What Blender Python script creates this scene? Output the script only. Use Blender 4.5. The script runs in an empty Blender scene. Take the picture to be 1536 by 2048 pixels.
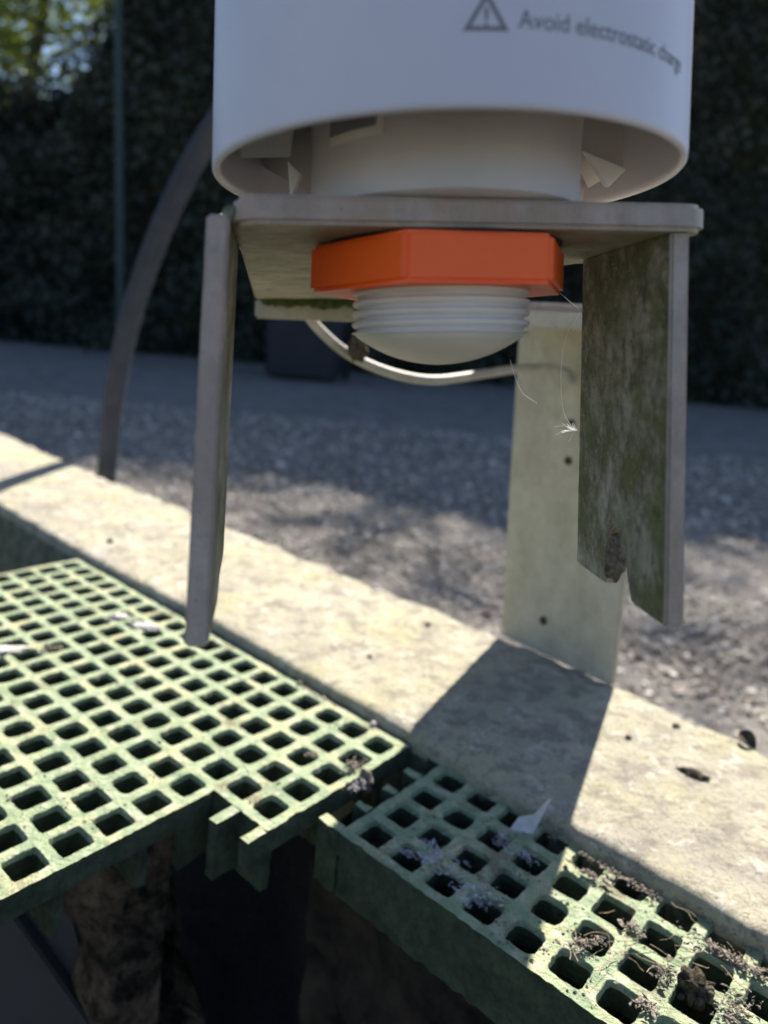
import bpy, bmesh, math, random
import numpy as np
from mathutils import Vector, Matrix, noise

sc = bpy.context.scene
rng = random.Random(7)
npr = np.random.RandomState(11)

# ------------------------------------------------------------------ camera
CAMZ = 0.241
cam_d = bpy.data.cameras.new('camera')
cam = bpy.data.objects.new('camera', cam_d)
sc.collection.objects.link(cam)
sc.camera = cam
cam.matrix_world = Matrix(((0.9960, -0.0897, 0.0, 0.0),
                           (0.0014, 0.0155, -0.9999, 0.0),
                           (0.0897, 0.9958, 0.0156, CAMZ),
                           (0, 0, 0, 1)))
cam_d.sensor_fit = 'HORIZONTAL'
cam_d.sensor_width = 5.643
cam_d.lens = 5.5
cam_d.shift_y = -364.0 / 1536.0
cam_d.clip_start = 0.01
cam_d.clip_end = 400
cam_d.dof.use_dof = True
cam_d.dof.focus_distance = 0.245
cam_d.dof.aperture_fstop = 1.75

# ------------------------------------------------------------------ light
SUN_EL, SUN_AZ = 44.0, 25.2          # azimuth clockwise from +Y (towards +X)
world = bpy.data.worlds.new('World')
sc.world = world
world.use_nodes = True
wn = world.node_tree
sky = wn.nodes.new('ShaderNodeTexSky')
sky.sky_type = 'NISHITA'
sky.sun_disc = False
sky.sun_elevation = math.radians(SUN_EL)
sky.sun_rotation = math.radians(SUN_AZ)
sky.air_density = 1.0
sky.dust_density = 1.0
sky.ozone_density = 4.0
wn.nodes['Background'].inputs['Strength'].default_value = 0.064
wn.links.new(sky.outputs[0], wn.nodes['Background'].inputs['Color'])
sun_d = bpy.data.lights.new('sun', 'SUN')
sun_d.energy = 5.0
sun_d.angle = math.radians(0.53)
sun_d.color = (1.0, 0.93, 0.82)
sun = bpy.data.objects.new('sun', sun_d)
sc.collection.objects.link(sun)
el, az = math.radians(SUN_EL), math.radians(SUN_AZ)
sdir = Vector((math.sin(az) * math.cos(el), math.cos(az) * math.cos(el), math.sin(el)))
sun.rotation_euler = sdir.to_track_quat('Z', 'Y').to_euler()
sun.location = sdir * 20

sc.view_settings.view_transform = 'Standard'
sc.view_settings.look = 'None'
sc.view_settings.gamma = 1
sc.view_settings.exposure = 1.52
sc.view_settings.use_curve_mapping = False
sc.render.engine = 'CYCLES'
sc.cycles.use_denoising = True
sc.cycles.max_bounces = 8
sc.cycles.diffuse_bounces = 5


# ------------------------------------------------------------------ materials
def srgb(r, g, b):
    f = lambda c: (c / 255 / 12.92) if c / 255 <= 0.04045 else ((c / 255 + 0.055) / 1.055) ** 2.4
    return (f(r), f(g), f(b), 1)


class NT:
    def __init__(s, name, rough=0.8, spec=0.3):
        s.m = bpy.data.materials.new(name)
        s.m.use_nodes = True
        s.t = s.m.node_tree
        s.b = s.t.nodes['Principled BSDF']
        s.b.inputs['Roughness'].default_value = rough
        s.b.inputs['Specular IOR Level'].default_value = spec
        tc = s.t.nodes.new('ShaderNodeTexCoord')
        s.co = tc.outputs['Object']
        s.h = None

    def n(s, kind, **kw):
        nd = s.t.nodes.new(kind)
        for k, v in kw.items():
            setattr(nd, k, v)
        return nd

    def noise(s, scale, detail=5, rough=0.6, stretch=None, lo=0.35, hi=0.65, dist=0.0):
        co = s.co
        if stretch:
            mp = s.n('ShaderNodeMapping')
            mp.inputs['Scale'].default_value = stretch
            s.t.links.new(s.co, mp.inputs[0])
            co = mp.outputs[0]
        nz = s.n('ShaderNodeTexNoise')
        nz.inputs['Scale'].default_value = scale
        nz.inputs['Detail'].default_value = detail
        nz.inputs['Roughness'].default_value = rough
        nz.inputs['Distortion'].default_value = dist
        s.t.links.new(co, nz.inputs['Vector'])
        mr = s.n('ShaderNodeMapRange')
        mr.inputs[1].default_value = lo
        mr.inputs[2].default_value = hi
        s.t.links.new(nz.outputs['Fac'], mr.inputs[0])
        return mr.outputs[0]

    def voro(s, scale, lo, hi, inv=True):
        v = s.n('ShaderNodeTexVoronoi')
        v.inputs['Scale'].default_value = scale
        s.t.links.new(s.co, v.inputs['Vector'])
        mr = s.n('ShaderNodeMapRange')
        mr.inputs[1].default_value = lo
        mr.inputs[2].default_value = hi
        if inv:
            mr.inputs[3].default_value = 1
            mr.inputs[4].default_value = 0
        s.t.links.new(v.outputs['Distance'], mr.inputs[0])
        return mr.outputs[0]

    def mul(s, a, b):
        m = s.n('ShaderNodeMath', operation='MULTIPLY')
        for i, v in enumerate((a, b)):
            if isinstance(v, (int, float)):
                m.inputs[i].default_value = v
            else:
                s.t.links.new(v, m.inputs[i])
        return m.outputs[0]

    def mix(s, fac, a, b):
        m = s.n('ShaderNodeMix', data_type='RGBA')
        if isinstance(fac, (int, float)):
            m.inputs[0].default_value = fac
        else:
            s.t.links.new(fac, m.inputs[0])
        for i, v in ((6, a), (7, b)):
            if isinstance(v, tuple):
                m.inputs[i].default_value = v if len(v) == 4 else (*v, 1)
            else:
                s.t.links.new(v, m.inputs[i])
        return m.outputs[2]

    def col(s, c):
        if isinstance(c, tuple):
            s.b.inputs['Base Color'].default_value = c if len(c) == 4 else (*c, 1)
        else:
            s.t.links.new(c, s.b.inputs['Base Color'])
        return s

    def bump(s, h, strength=0.5, dist=0.001):
        b = s.n('ShaderNodeBump')
        b.inputs['Strength'].default_value = strength
        b.inputs['Distance'].default_value = dist
        s.t.links.new(h, b.inputs['Height'])
        if s.h is not None:
            s.t.links.new(s.h, b.inputs['Normal'])
        s.h = b.outputs[0]
        s.t.links.new(s.h, s.b.inputs['Normal'])
        return s


def m_grp():
    k = NT('weathered_green_grp', 0.75, 0.35)
    c = k.mix(k.noise(55, 5), (0.185, 0.25, 0.145), (0.32, 0.38, 0.23))
    c = k.mix(k.mul(k.noise(38, 6, 0.7, lo=0.5, hi=0.66), 0.85), c, (0.47, 0.44, 0.24))
    c = k.mix(k.mul(k.noise(150, 6, 0.75, lo=0.52, hi=0.62), 0.6), c, (0.48, 0.45, 0.37))
    c = k.mix(k.mul(k.noise(26, 7, 0.75, lo=0.55, hi=0.63), 0.75), c, (0.17, 0.14, 0.085))
    c = k.mix(k.noise(900, 3, 0.6, lo=0.66, hi=0.74), c, (0.10, 0.09, 0.06))
    k.col(c)
    k.bump(k.noise(700, 6, 0.7), 0.7, 0.0006)
    k.bump(k.noise(160, 4, 0.7), 0.6, 0.0012)
    return k.m


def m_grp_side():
    k = NT('shaded_green_grp_bar', 0.85, 0.2)  # hole walls and bar sides: their shade is put into this darker green
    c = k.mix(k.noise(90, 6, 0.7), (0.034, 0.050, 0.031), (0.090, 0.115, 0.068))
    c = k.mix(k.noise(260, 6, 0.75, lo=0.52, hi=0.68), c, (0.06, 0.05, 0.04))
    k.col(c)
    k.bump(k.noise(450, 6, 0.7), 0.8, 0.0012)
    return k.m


def m_concrete():
    k = NT('lichen_stained_concrete', 0.92, 0.2)
    c = k.mix(k.noise(22, 6, 0.65), (0.42, 0.385, 0.30), (0.57, 0.525, 0.41))
    c = k.mix(k.mul(k.noise(14, 6, 0.7, lo=0.46, hi=0.62), 0.55), c, (0.52, 0.49, 0.27))
    c = k.mix(k.mul(k.noise(9, 7, 0.7, lo=0.50, hi=0.64), 0.6), c, (0.33, 0.30, 0.28))
    c = k.mix(k.mul(k.noise(60, 6, 0.75, lo=0.50, hi=0.58, stretch=(1, 1.2, 1)), 0.62), c, (0.25, 0.22, 0.19))
    c = k.mix(k.mul(k.noise(85, 5, 0.7, lo=0.56, hi=0.66), 0.8), c, (0.68, 0.65, 0.56))
    c = k.mix(k.mul(k.noise(480, 4, 0.7, lo=0.56, hi=0.68), 0.7), c, (0.13, 0.12, 0.10))
    c = k.mix(k.noise(45, 3, 0.6, lo=0.70, hi=0.76), c, (0.80, 0.79, 0.75))
    k.col(c)
    k.bump(k.noise(600, 6, 0.75), 0.8, 0.0012)
    k.bump(k.noise(90, 6, 0.65, lo=0.15, hi=0.85), 0.9, 0.003)
    return k.m


def m_pitwall():
    k = NT('damp_concrete_wall', 0.95, 0.15)
    c = k.mix(k.noise(30, 6, 0.7, stretch=(1, 1, 0.3)), (0.20, 0.21, 0.14), (0.36, 0.36, 0.28))
    c = k.mix(k.noise(90, 6, 0.7), c, (0.12, 0.125, 0.085))
    k.col(c)
    k.bump(k.noise(250, 6, 0.75), 0.8, 0.002)
    return k.m


def m_simple(name, a, b, scale, rough=0.8, bump=0.4, bscale=None, bdist=0.001, spec=0.3, stretch=None):
    k = NT(name, rough, spec)
    k.col(k.mix(k.noise(scale, 5, 0.65, stretch=stretch), a, b))
    if bump:
        k.bump(k.noise(bscale or scale * 4, 5, 0.65, lo=0.1, hi=0.9), bump * 1.6, bdist)
    return k.m


def m_steel(name, moss=0.5, pink=0.0, base=((0.27, 0.25, 0.21), (0.40, 0.37, 0.31))):
    k = NT(name, 0.62, 0.35)
    c = k.mix(k.noise(60, 5, 0.6, stretch=(1, 1, 0.5)), base[0], base[1])
    if pink:
        c = k.mix(k.mul(k.noise(120, 5, 0.65, stretch=(1, 1, 0.12), lo=0.4, hi=0.62), pink), c, (0.40, 0.27, 0.22))
    if moss:
        c = k.mix(k.mul(k.noise(48, 7, 0.72, lo=0.40, hi=0.56), moss), c, (0.10, 0.115, 0.045))
        c = k.mix(k.mul(k.noise(210, 7, 0.8, stretch=(1, 1, 0.55), lo=0.48, hi=0.62), moss * 0.8), c, (0.045, 0.048, 0.035))
        c = k.mix(k.mul(k.noise(300, 6, 0.8, lo=0.56, hi=0.66), moss * 0.7), c, (0.33, 0.33, 0.24))
    c = k.mix(k.noise(800, 4, 0.7, lo=0.66, hi=0.72), c, (0.07, 0.05, 0.04))
    k.col(c)
    k.bump(k.noise(500, 6, 0.7), 0.45, 0.0006)
    return k.m


M = {}
M['grp'] = m_grp()
M['grp_side'] = m_grp_side()
M['concrete'] = m_concrete()
M['pitwall'] = m_pitwall()
M['steel_edge'] = m_steel('galvanised_steel_cut_edge', 0.22, 0.9, ((0.36, 0.29, 0.265), (0.47, 0.385, 0.355)))
M['steel_edge'].node_tree.nodes['Principled BSDF'].inputs['Roughness'].default_value = 0.38
M['steel_edge'].node_tree.nodes['Principled BSDF'].inputs['Specular IOR Level'].default_value = 0.7
M['steel_plate'] = m_steel('grimy_galvanised_plate', 0.35, 0.0, ((0.33, 0.29, 0.22), (0.45, 0.41, 0.32)))
M['steel_moss'] = m_steel('mossy_galvanised_leg', 0.95, 0.0, ((0.25, 0.24, 0.205), (0.40, 0.38, 0.33)))
M['steel_post'] = m_steel('pale_lichen_post', 0.16, 0.0, ((0.42, 0.385, 0.29), (0.50, 0.455, 0.36)))
M['housing'] = m_simple('white_housing_plastic', (0.53, 0.515, 0.60), (0.575, 0.56, 0.64), 20, 0.42, 0.0, spec=0.45)
M['lit_hook'] = m_simple('sunlit_white_plastic', (0.88, 0.88, 0.90), (0.92, 0.92, 0.93), 20, 0.5, 0.0)  # whiter copy of the inner plastic, reflected sunlight put into the colour
M['inner_plastic'] = m_simple('pale_grey_plastic', (0.50, 0.465, 0.475), (0.56, 0.52, 0.53), 40, 0.5, 0.1, 900, 0.0002)
M['lens'] = m_simple('off_white_pvdf', (0.66, 0.62, 0.59), (0.72, 0.68, 0.65), 60, 0.45, 0.08, 600, 0.0002)
M['orange'] = m_simple('orange_plastic', (1.0, 0.135, 0.015), (0.96, 0.12, 0.015), 60, 0.38, 0.1, 900, 0.0002, spec=0.4)
M['print'] = m_simple('grey_print', (0.17, 0.17, 0.20), (0.20, 0.20, 0.23), 50, 0.6, 0)
M['gasket'] = m_simple('black_rubber', (0.02, 0.02, 0.022), (0.03, 0.03, 0.03), 50, 0.7, 0)
M['hose'] = m_simple('grey_conduit', (0.036, 0.042, 0.058), (0.052, 0.058, 0.074), 30, 0.75, 0.2, 200, 0.001, spec=0.12)
M['cable'] = m_simple('pale_cable_sheath', (0.40, 0.38, 0.34), (0.30, 0.28, 0.24), 60, 0.5, 0.2, 300, 0.0005, spec=0.25)
M['mud'] = m_simple('dried_mud', (0.06, 0.05, 0.035), (0.20, 0.165, 0.125), 260, 0.95, 0.9, 700, 0.002, spec=0.1)
M['pale_mud_and_lit_notch'] = m_simple('pale_dried_mud_and_lit_notch', (0.20, 0.165, 0.13), (0.50, 0.44, 0.37), 500, 0.95, 0.9, 700, 0.002, spec=0.1)
M['fluff'] = m_simple('white_plant_fluff', (0.42, 0.38, 0.35), (0.70, 0.67, 0.65), 300, 0.95, 0.7, 900, 0.001, spec=0.1)
M['web'] = m_simple('dusty_cobweb', (0.45, 0.42, 0.44), (0.62, 0.60, 0.62), 300, 0.9, 0, spec=0.1)
M['silk'] = m_simple('spider_silk', (0.85, 0.85, 0.85), (0.9, 0.9, 0.9), 300, 0.3, 0, spec=0.8)
M['straw'] = m_simple('dry_straw', (0.30, 0.22, 0.13), (0.48, 0.38, 0.25), 300, 0.9, 0.3, 900)
M['bark_bit'] = m_simple('dark_debris', (0.035, 0.03, 0.022), (0.09, 0.075, 0.05), 300, 0.9, 0.8, 700)
M['moss'] = m_simple('moss_green', (0.08, 0.11, 0.035), (0.16, 0.20, 0.07), 300, 0.95, 0.9, 900, 0.002, spec=0.1)
M['shard'] = m_simple('cloudy_plastic_film', (0.62, 0.60, 0.66), (0.75, 0.73, 0.78), 120, 0.35, 0.2, 200)
M['shard'].node_tree.nodes['Principled BSDF'].inputs['Transmission Weight'].default_value = 0.35
M['gravel'] = m_simple('ground_dirt', (0.20, 0.185, 0.175), (0.30, 0.28, 0.26), 9, 0.95, 1.0, 70, 0.010, spec=0.1)
M['bin'] = m_simple('navy_plastic', (0.018, 0.018, 0.026), (0.025, 0.025, 0.034), 6, 0.6, 0.1, 60)
M['fence_post'] = m_simple('green_coated_steel', (0.02, 0.042, 0.042), (0.03, 0.055, 0.05), 10, 0.5, 0.1, 60)
M['bark'] = m_simple('tree_bark', (0.05, 0.04, 0.03), (0.11, 0.09, 0.07), 20, 0.95, 0.9, 60, 0.01)
M['sludge_and_pit_shade'] = m_simple('wet_black_sludge_and_pit_shade', (0.012, 0.012, 0.014), (0.03, 0.028, 0.028), 12, 0.5, 0.5, 40, 0.004)
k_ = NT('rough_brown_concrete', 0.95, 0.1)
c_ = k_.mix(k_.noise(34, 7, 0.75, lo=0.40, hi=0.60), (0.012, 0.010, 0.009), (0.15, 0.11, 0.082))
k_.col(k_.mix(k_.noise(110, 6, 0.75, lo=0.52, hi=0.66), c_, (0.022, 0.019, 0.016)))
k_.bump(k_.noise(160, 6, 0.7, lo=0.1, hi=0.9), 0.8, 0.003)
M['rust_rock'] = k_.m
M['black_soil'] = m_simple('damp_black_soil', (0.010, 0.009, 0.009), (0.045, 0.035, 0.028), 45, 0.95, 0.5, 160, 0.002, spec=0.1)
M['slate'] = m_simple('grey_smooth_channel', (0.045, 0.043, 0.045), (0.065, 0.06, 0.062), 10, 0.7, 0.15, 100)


def stone_mat():
    k = NT('mixed_gravel_stone', 0.9, 0.2)
    oi = k.n('ShaderNodeAttribute', attribute_name='tone')
    r = k.n('ShaderNodeValToRGB')
    els = r.color_ramp.elements
    els[0].position, els[0].color = 0.0, (0.16, 0.14, 0.12, 1)
    els[1].position, els[1].color = 1.0, (0.85, 0.81, 0.75, 1)
    for p, c in ((0.22, (0.34, 0.30, 0.255, 1)), (0.5, (0.48, 0.43, 0.37, 1)), (0.8, (0.60, 0.55, 0.48, 1))):
        e = els.new(p)
        e.color = c
    k.t.links.new(oi.outputs['Fac'], r.inputs[0])
    k.col(k.mix(k.mul(k.noise(220, 4, 0.6), 0.4), r.outputs[0], (0.20, 0.17, 0.13)))
    k.bump(k.noise(400, 4, 0.7), 0.4, 0.001)
    return k.m


M['stone'] = stone_mat()


def leaf_mat(name, a, b, trans):
    k = NT(name, 0.55, 0.35)
    oi = k.n('ShaderNodeAttribute', attribute_name='tone')
    c = k.mix(oi.outputs['Fac'], a, b)
    k.col(c)
    tr = k.n('ShaderNodeBsdfTranslucent')
    k.t.links.new(k.mix(0.5, c, (0.25, 0.32, 0.04)), tr.inputs['Color'])
    ms = k.n('ShaderNodeMixShader')
    ms.inputs[0].default_value = trans
    k.t.links.new(k.b.outputs[0], ms.inputs[1])
    k.t.links.new(tr.outputs[0], ms.inputs[2])
    k.t.links.new(ms.outputs[0], k.t.nodes['Material Output'].inputs['Surface'])
    return k.m


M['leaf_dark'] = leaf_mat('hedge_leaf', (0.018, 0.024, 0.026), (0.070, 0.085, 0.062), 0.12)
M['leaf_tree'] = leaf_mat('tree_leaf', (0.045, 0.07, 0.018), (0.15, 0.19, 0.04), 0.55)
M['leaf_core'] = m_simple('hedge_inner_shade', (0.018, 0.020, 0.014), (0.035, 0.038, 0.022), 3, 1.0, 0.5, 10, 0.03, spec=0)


# ------------------------------------------------------------------ helpers
def obj(name, verts, faces, mat, parent=None, smooth=False, mat2=None, mi=None):
    me = bpy.data.meshes.new(name)
    me.from_pydata([tuple(v) for v in verts], [], faces)
    me.materials.append(mat)
    if mat2:
        for m in (mat2 if isinstance(mat2, (list, tuple)) else [mat2]):
            me.materials.append(m)
    if mi is not None:
        me.polygons.foreach_set('material_index', mi)
    me.update()
    if smooth:
        me.polygons.foreach_set('use_smooth', [True] * len(me.polygons))
    o = bpy.data.objects.new(name, me)
    sc.collection.objects.link(o)
    if parent is not None:
        o.parent = parent
    return o


def from_bm(name, bm, mat, parent=None, smooth=None, mat2=None):
    bmesh.ops.recalc_face_normals(bm, faces=bm.faces)
    me = bpy.data.meshes.new(name)
    bm.to_mesh(me)
    bm.free()
    me.materials.append(mat)
    if mat2:
        for m in (mat2 if isinstance(mat2, (list, tuple)) else [mat2]):
            me.materials.append(m)
    if smooth is not None:
        me.polygons.foreach_set('use_smooth', [True] * len(me.polygons))
        if smooth < 180:
            me.set_sharp_from_angle(angle=math.radians(smooth))
    o = bpy.data.objects.new(name, me)
    sc.collection.objects.link(o)
    if parent is not None:
        o.parent = parent
    return o


def tag(o, label=None, cat=None, group=None, kind=None):
    if label: o['label'] = label
    if cat: o['category'] = cat
    if group: o['group'] = group
    if kind: o['kind'] = kind
    return o


def empty(name, mw=None):
    o = bpy.data.objects.new(name, None)
    o.empty_display_size = 0.02
    sc.collection.objects.link(o)
    if mw is not None:
        o.matrix_world = mw
    return o


def prism(pts, lo, hi, f, bevel=0.0, seg=2):
    """polygon pts (2D) extruded lo..hi; f maps (p,q,h) to 3D; returns a bmesh"""
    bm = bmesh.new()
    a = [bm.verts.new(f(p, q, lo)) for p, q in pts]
    b = [bm.verts.new(f(p, q, hi)) for p, q in pts]
    bm.faces.new(a)
    bm.faces.new(list(reversed(b)))
    n = len(pts)
    for i in range(n):
        bm.faces.new((a[i], b[i], b[(i + 1) % n], a[(i + 1) % n]))
    bmesh.ops.recalc_face_normals(bm, faces=bm.faces)
    if bevel:
        es = [e for e in bm.edges if e.calc_face_angle(0) > 0.6]
        bmesh.ops.bevel(bm, geom=es, offset=bevel, segments=seg, affect='EDGES', clamp_overlap=True)
    return bm


def box_bm(x0, x1, y0, y1, z0, z1, bevel=0.0):
    return prism([(x0, y0), (x1, y0), (x1, y1), (x0, y1)], z0, z1, lambda p, q, h: (p, q, h), bevel)


def lathe(profile, cx, cy, seg=96):
    vs, fs = [], []
    n = len(profile)
    for i in range(seg):
        a = 2 * math.pi * i / seg
        for r, z in profile:
            vs.append((cx + r * math.sin(a), cy - r * math.cos(a), z))
    for i in range(seg):
        j = (i + 1) % seg
        for k in range(n - 1):
            fs.append((i * n + k, j * n + k, j * n + k + 1, i * n + k + 1))
    return vs, fs


def catmull(pts, per=10):
    P = [Vector(p) for p in pts]
    P = [P[0] * 2 - P[1]] + P + [P[-1] * 2 - P[-2]]
    out = []
    for i in range(1, len(P) - 2):
        for k in range(per):
            t = k / per
            a, b, c, d = P[i - 1], P[i], P[i + 1], P[i + 2]
            out.append(0.5 * ((2 * b) + (c - a) * t + (2 * a - 5 * b + 4 * c - d) * t * t + (3 * b - a - 3 * c + d) * t ** 3))
    out.append(P[-2])
    return out


def tube(path, rad, seg=12, cap=True):
    vs, fs = [], []
    n = len(path)
    up = Vector((0.13, 0.2, 1)).normalized()
    prev = None
    for i, p in enumerate(path):
        t = (path[min(i + 1, n - 1)] - path[max(i - 1, 0)]).normalized()
        if prev is None:
            s = t.cross(up)
            if s.length < 0.1: s = t.cross(Vector((1, 0, 0)))
        else:
            s = prev - t * prev.dot(t)
        s.normalize()
        prev = s
        q = t.cross(s)
        r = rad(i / (n - 1)) if callable(rad) else rad
        for k in range(seg):
            a = 2 * math.pi * k / seg
            vs.append(p + (s * math.cos(a) + q * math.sin(a)) * r)
    for i in range(n - 1):
        for k in range(seg):
            l = (k + 1) % seg
            fs.append((i * seg + k, i * seg + l, (i + 1) * seg + l, (i + 1) * seg + k))
    if cap:
        fs.append(tuple(range(seg))[::-1])
        fs.append(tuple((n - 1) * seg + k for k in range(seg)))
    return vs, fs


class Soup:
    def __init__(s): s.v, s.f = [], []

    def add(s, v, f):
        o = len(s.v)
        s.v += [tuple(x) for x in v]
        s.f += [tuple(i + o for i in q) for q in f]


def rock(rx, ry, rz, seed, sub=3, amp=0.35, fr=2.2):
    bm = bmesh.new()
    bmesh.ops.create_icosphere(bm, subdivisions=sub, radius=1)
    for v in bm.verts:
        d = v.co.normalized()
        k = 1 + amp * noise.fractal(d * fr + Vector((seed * 3.1, seed * 1.7, seed)), 1.0, 2.0, 4)
        v.co = Vector((d.x * rx, d.y * ry, d.z * rz)) * k
    return bm


# directions of the tank edge (A, running away to the left is -A) and across it (B)
TH = math.radians(-40.6)
A = Vector((math.cos(TH), math.sin(TH), 0))
Bv = Vector((-math.sin(TH), math.cos(TH), 0))

# ------------------------------------------------------------------ setting: ground
GZ = -0.30


def make_ground():
    xs = np.concatenate([[-200, -60, -20], np.linspace(-9, 9, 110), [20, 60, 200]])
    ys = np.concatenate([[-200, -60, -10, -2], np.linspace(-0.5, 8, 100), [12, 30, 80, 200]])
    V, F = [], []
    nx = len(xs)
    for y in ys:
        for x in xs:
            z = GZ
            if abs(x) < 10 and -0.6 < y < 9:
                z += 0.012 * noise.noise(Vector((x * 1.3, y * 1.3, 0))) + 0.006 * noise.noise(Vector((x * 7, y * 7, 3)))
            # the tank pit is an opening in the ground
            V.append((x, y, z))
    for j in range(len(ys) - 1):
        for i in range(nx - 1):
            cx, cy = (xs[i] + xs[i + 1]) / 2, (ys[j] + ys[j + 1]) / 2
            nn = cx * Bv.x + cy * Bv.y
            if nn < 0.40 and abs(cx) < 9 and cy > -2 and nn > -2.2:
                continue
            F.append((j * nx + i, j * nx + i + 1, (j + 1) * nx + i + 1, (j + 1) * nx + i))
    tag(obj('ground', V, F, M['gravel'], smooth=True), kind='structure')


make_ground()


def make_gravel():
    t = (1 + 5 ** .5) / 2
    base = bmesh.new()
    bmesh.ops.create_icosphere(base, subdivisions=1, radius=1)
    bmesh.ops.triangulate(base, faces=base.faces)
    bv = np.array([v.co[:] for v in base.verts])
    bf = np.array([[v.index for v in f.verts] for f in base.faces])
    base.free()
    pts = []
    while len(pts) < 30000:
        y = 0.45 + 3.3 * npr.rand() ** 1.5
        x = (npr.rand() * 1.5 - 0.85) * (y * 1.0 + 0.2)
        n_ = x * Bv.x + y * Bv.y
        if n_ < 0.53: continue
        pts.append((x, y))
    pts = np.array(pts)
    N = len(pts)
    sz = 0.0032 + 0.0052 * npr.rand(N) ** 2.0 + (npr.rand(N) < 0.03) * 0.005
    sz *= 1 + 0.25 * np.clip(pts[:, 1] - 1, 0, 3)
    allv = np.zeros((N, len(bv), 3))
    q = npr.randn(N, 4)
    q /= np.linalg.norm(q, axis=1)[:, None]
    w, x, y, z = q.T
    R = np.stack([np.stack([1 - 2 * (y * y + z * z), 2 * (x * y - z * w), 2 * (x * z + y * w)], -1),
                  np.stack([2 * (x * y + z * w), 1 - 2 * (x * x + z * z), 2 * (y * z - x * w)], -1),
                  np.stack([2 * (x * z - y * w), 2 * (y * z + x * w), 1 - 2 * (x * x + y * y)], -1)], 1)
    s3 = np.stack([np.ones(N), 0.6 + 0.4 * npr.rand(N), 0.45 + 0.4 * npr.rand(N)], -1)
    loc = bv[None] * (1 + 0.25 * npr.randn(N, len(bv), 1)) * s3[:, None, :]
    loc = np.einsum('nij,nkj->nki', R, loc) * sz[:, None, None]
    loc[:, :, 2] *= 0.5
    allv = loc + np.stack([pts[:, 0], pts[:, 1], GZ + sz * 0.25 + 0.004 * npr.rand(N)], -1)[:, None, :]
    V = allv.reshape(-1, 3)
    F = (bf[None] + (np.arange(N) * len(bv))[:, None, None]).reshape(-1, 3)
    o = np_mesh('gravel', V, F, M['stone'])
    at = o.data.attributes.new('tone', 'FLOAT', 'FACE')
    at.data.foreach_set('value', np.repeat(npr.rand(N), len(bf)).astype(np.float32))
    tag(o, 'loose pale gravel stones covering the yard behind the concrete kerb', 'gravel', kind='stuff')


def np_mesh(name, V, F, mat, parent=None):
    me = bpy.data.meshes.new(name)
    k = F.shape[1]
    me.vertices.add(len(V))
    me.vertices.foreach_set('co', np.ascontiguousarray(V, dtype=np.float32).ravel())
    me.loops.add(F.size)
    me.loops.foreach_set('vertex_index', np.ascontiguousarray(F, dtype=np.int32).ravel())
    me.polygons.add(len(F))
    me.polygons.foreach_set('loop_start', (np.arange(len(F)) * k).astype(np.int32))
    me.polygons.foreach_set('loop_total', np.full(len(F), k, dtype=np.int32))
    me.update(calc_edges=True)
    me.validate()
    me.materials.append(mat)
    o = bpy.data.objects.new(name, me)
    sc.collection.objects.link(o)
    if parent is not None: o.parent = parent
    return o


make_gravel()

# ------------------------------------------------------------------ setting: kerb and tank
KT = 0.006           # top of the kerb


def make_kerb():
    inner = [(-1.30, 1.585), (-0.80, 1.155), (-0.391, 0.7965), (-0.259, 0.6776), (-0.131, 0.5735), (0.0389, 0.4232), (0.1076, 0.3600), (0.1778, 0.2985), (0.60, -0.07), (1.0, -0.42)]
    outer = [(-1.30, 1.845), (-0.90, 1.475), (-0.592, 1.187), (-0.417, 1.024), (-0.189, 0.829), (-0.0105, 0.675), (0.111, 0.573), (0.1769, 0.511), (0.2427, 0.4425), (0.70, 0.02), (1.15, -0.39)]

    def along(line, s):
        P = [Vector((p[0], p[1], 0)) for p in line]
        L = [(P[i + 1] - P[i]).length for i in range(len(P) - 1)]
        t = s * sum(L)
        for i, l in enumerate(L):
            if t <= l or i == len(L) - 1:
                return P[i].lerp(P[i + 1], min(1, t / l))
            t -= l
    NA, NB = 760, 44
    V, F, mi = [], [], []
    prof = []
    for i in range(NA + 1):
        s = i / NA
        a, b = along(inner, s), along(outer, s)
        rowv = []
        chip_a = 0.0022 * noise.fractal(a * 60, 1, 2, 4) + 0.0012 * noise.noise(a * 260)
        chip_b = 0.006 * noise.fractal(b * 45, 1, 2, 4)
        d = (b - a).normalized()
        rowv.append((a + d * (0.002 + chip_a * 0.5), -1.1))
        for zz in (-0.2, -0.08, -0.05, -0.035, -0.024, -0.016, -0.010, -0.005):
            rowv.append((a + d * (0.001 + chip_a * 0.8 + 0.0015 * noise.fractal((a + Vector((0, 0, zz))) * 120, 1, 2, 3)), zz))
        for j in range(NB + 1):
            t = j / NB
            p = (a + d * chip_a).lerp(b + d * chip_b, t)
            e = min(t, 1 - t) * (b - a).length
            z = KT - 0.003 * math.exp(-e / 0.0022)
            z += 0.0009 * noise.fractal(p * 70, 1, 2, 5) + 0.0006 * noise.noise(p * 420)
            pit = noise.noise(p * 95 + Vector((5, 5, 5)))
            if pit > 0.62: z -= 0.004 * (pit - 0.62)
            rowv.append((p, z))
        for zz in (-0.02, -0.34):
            rowv.append((b + d * (chip_b + 0.003), zz))
        prof.append(rowv)
    n = len(prof[0])
    for rowv in prof:
        for p, z in rowv: V.append((p.x, p.y, z))
    for i in range(NA):
        for j in range(n - 1):
            F.append((i * n + j, i * n + j + 1, (i + 1) * n + j + 1, (i + 1) * n + j))
            mi.append(2 if j < 2 else (1 if j < 8 else 0))  # lowest wall rows near-black: darkness of the pit put into the colour
    o = obj('kerb', V, F, M['concrete'], smooth=True, mat2=[M['pitwall'], M['sludge_and_pit_shade']], mi=mi)
    tag(o, 'pale lichen stained concrete kerb round the tank with the steel post on it', kind='structure')


make_kerb()


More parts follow.
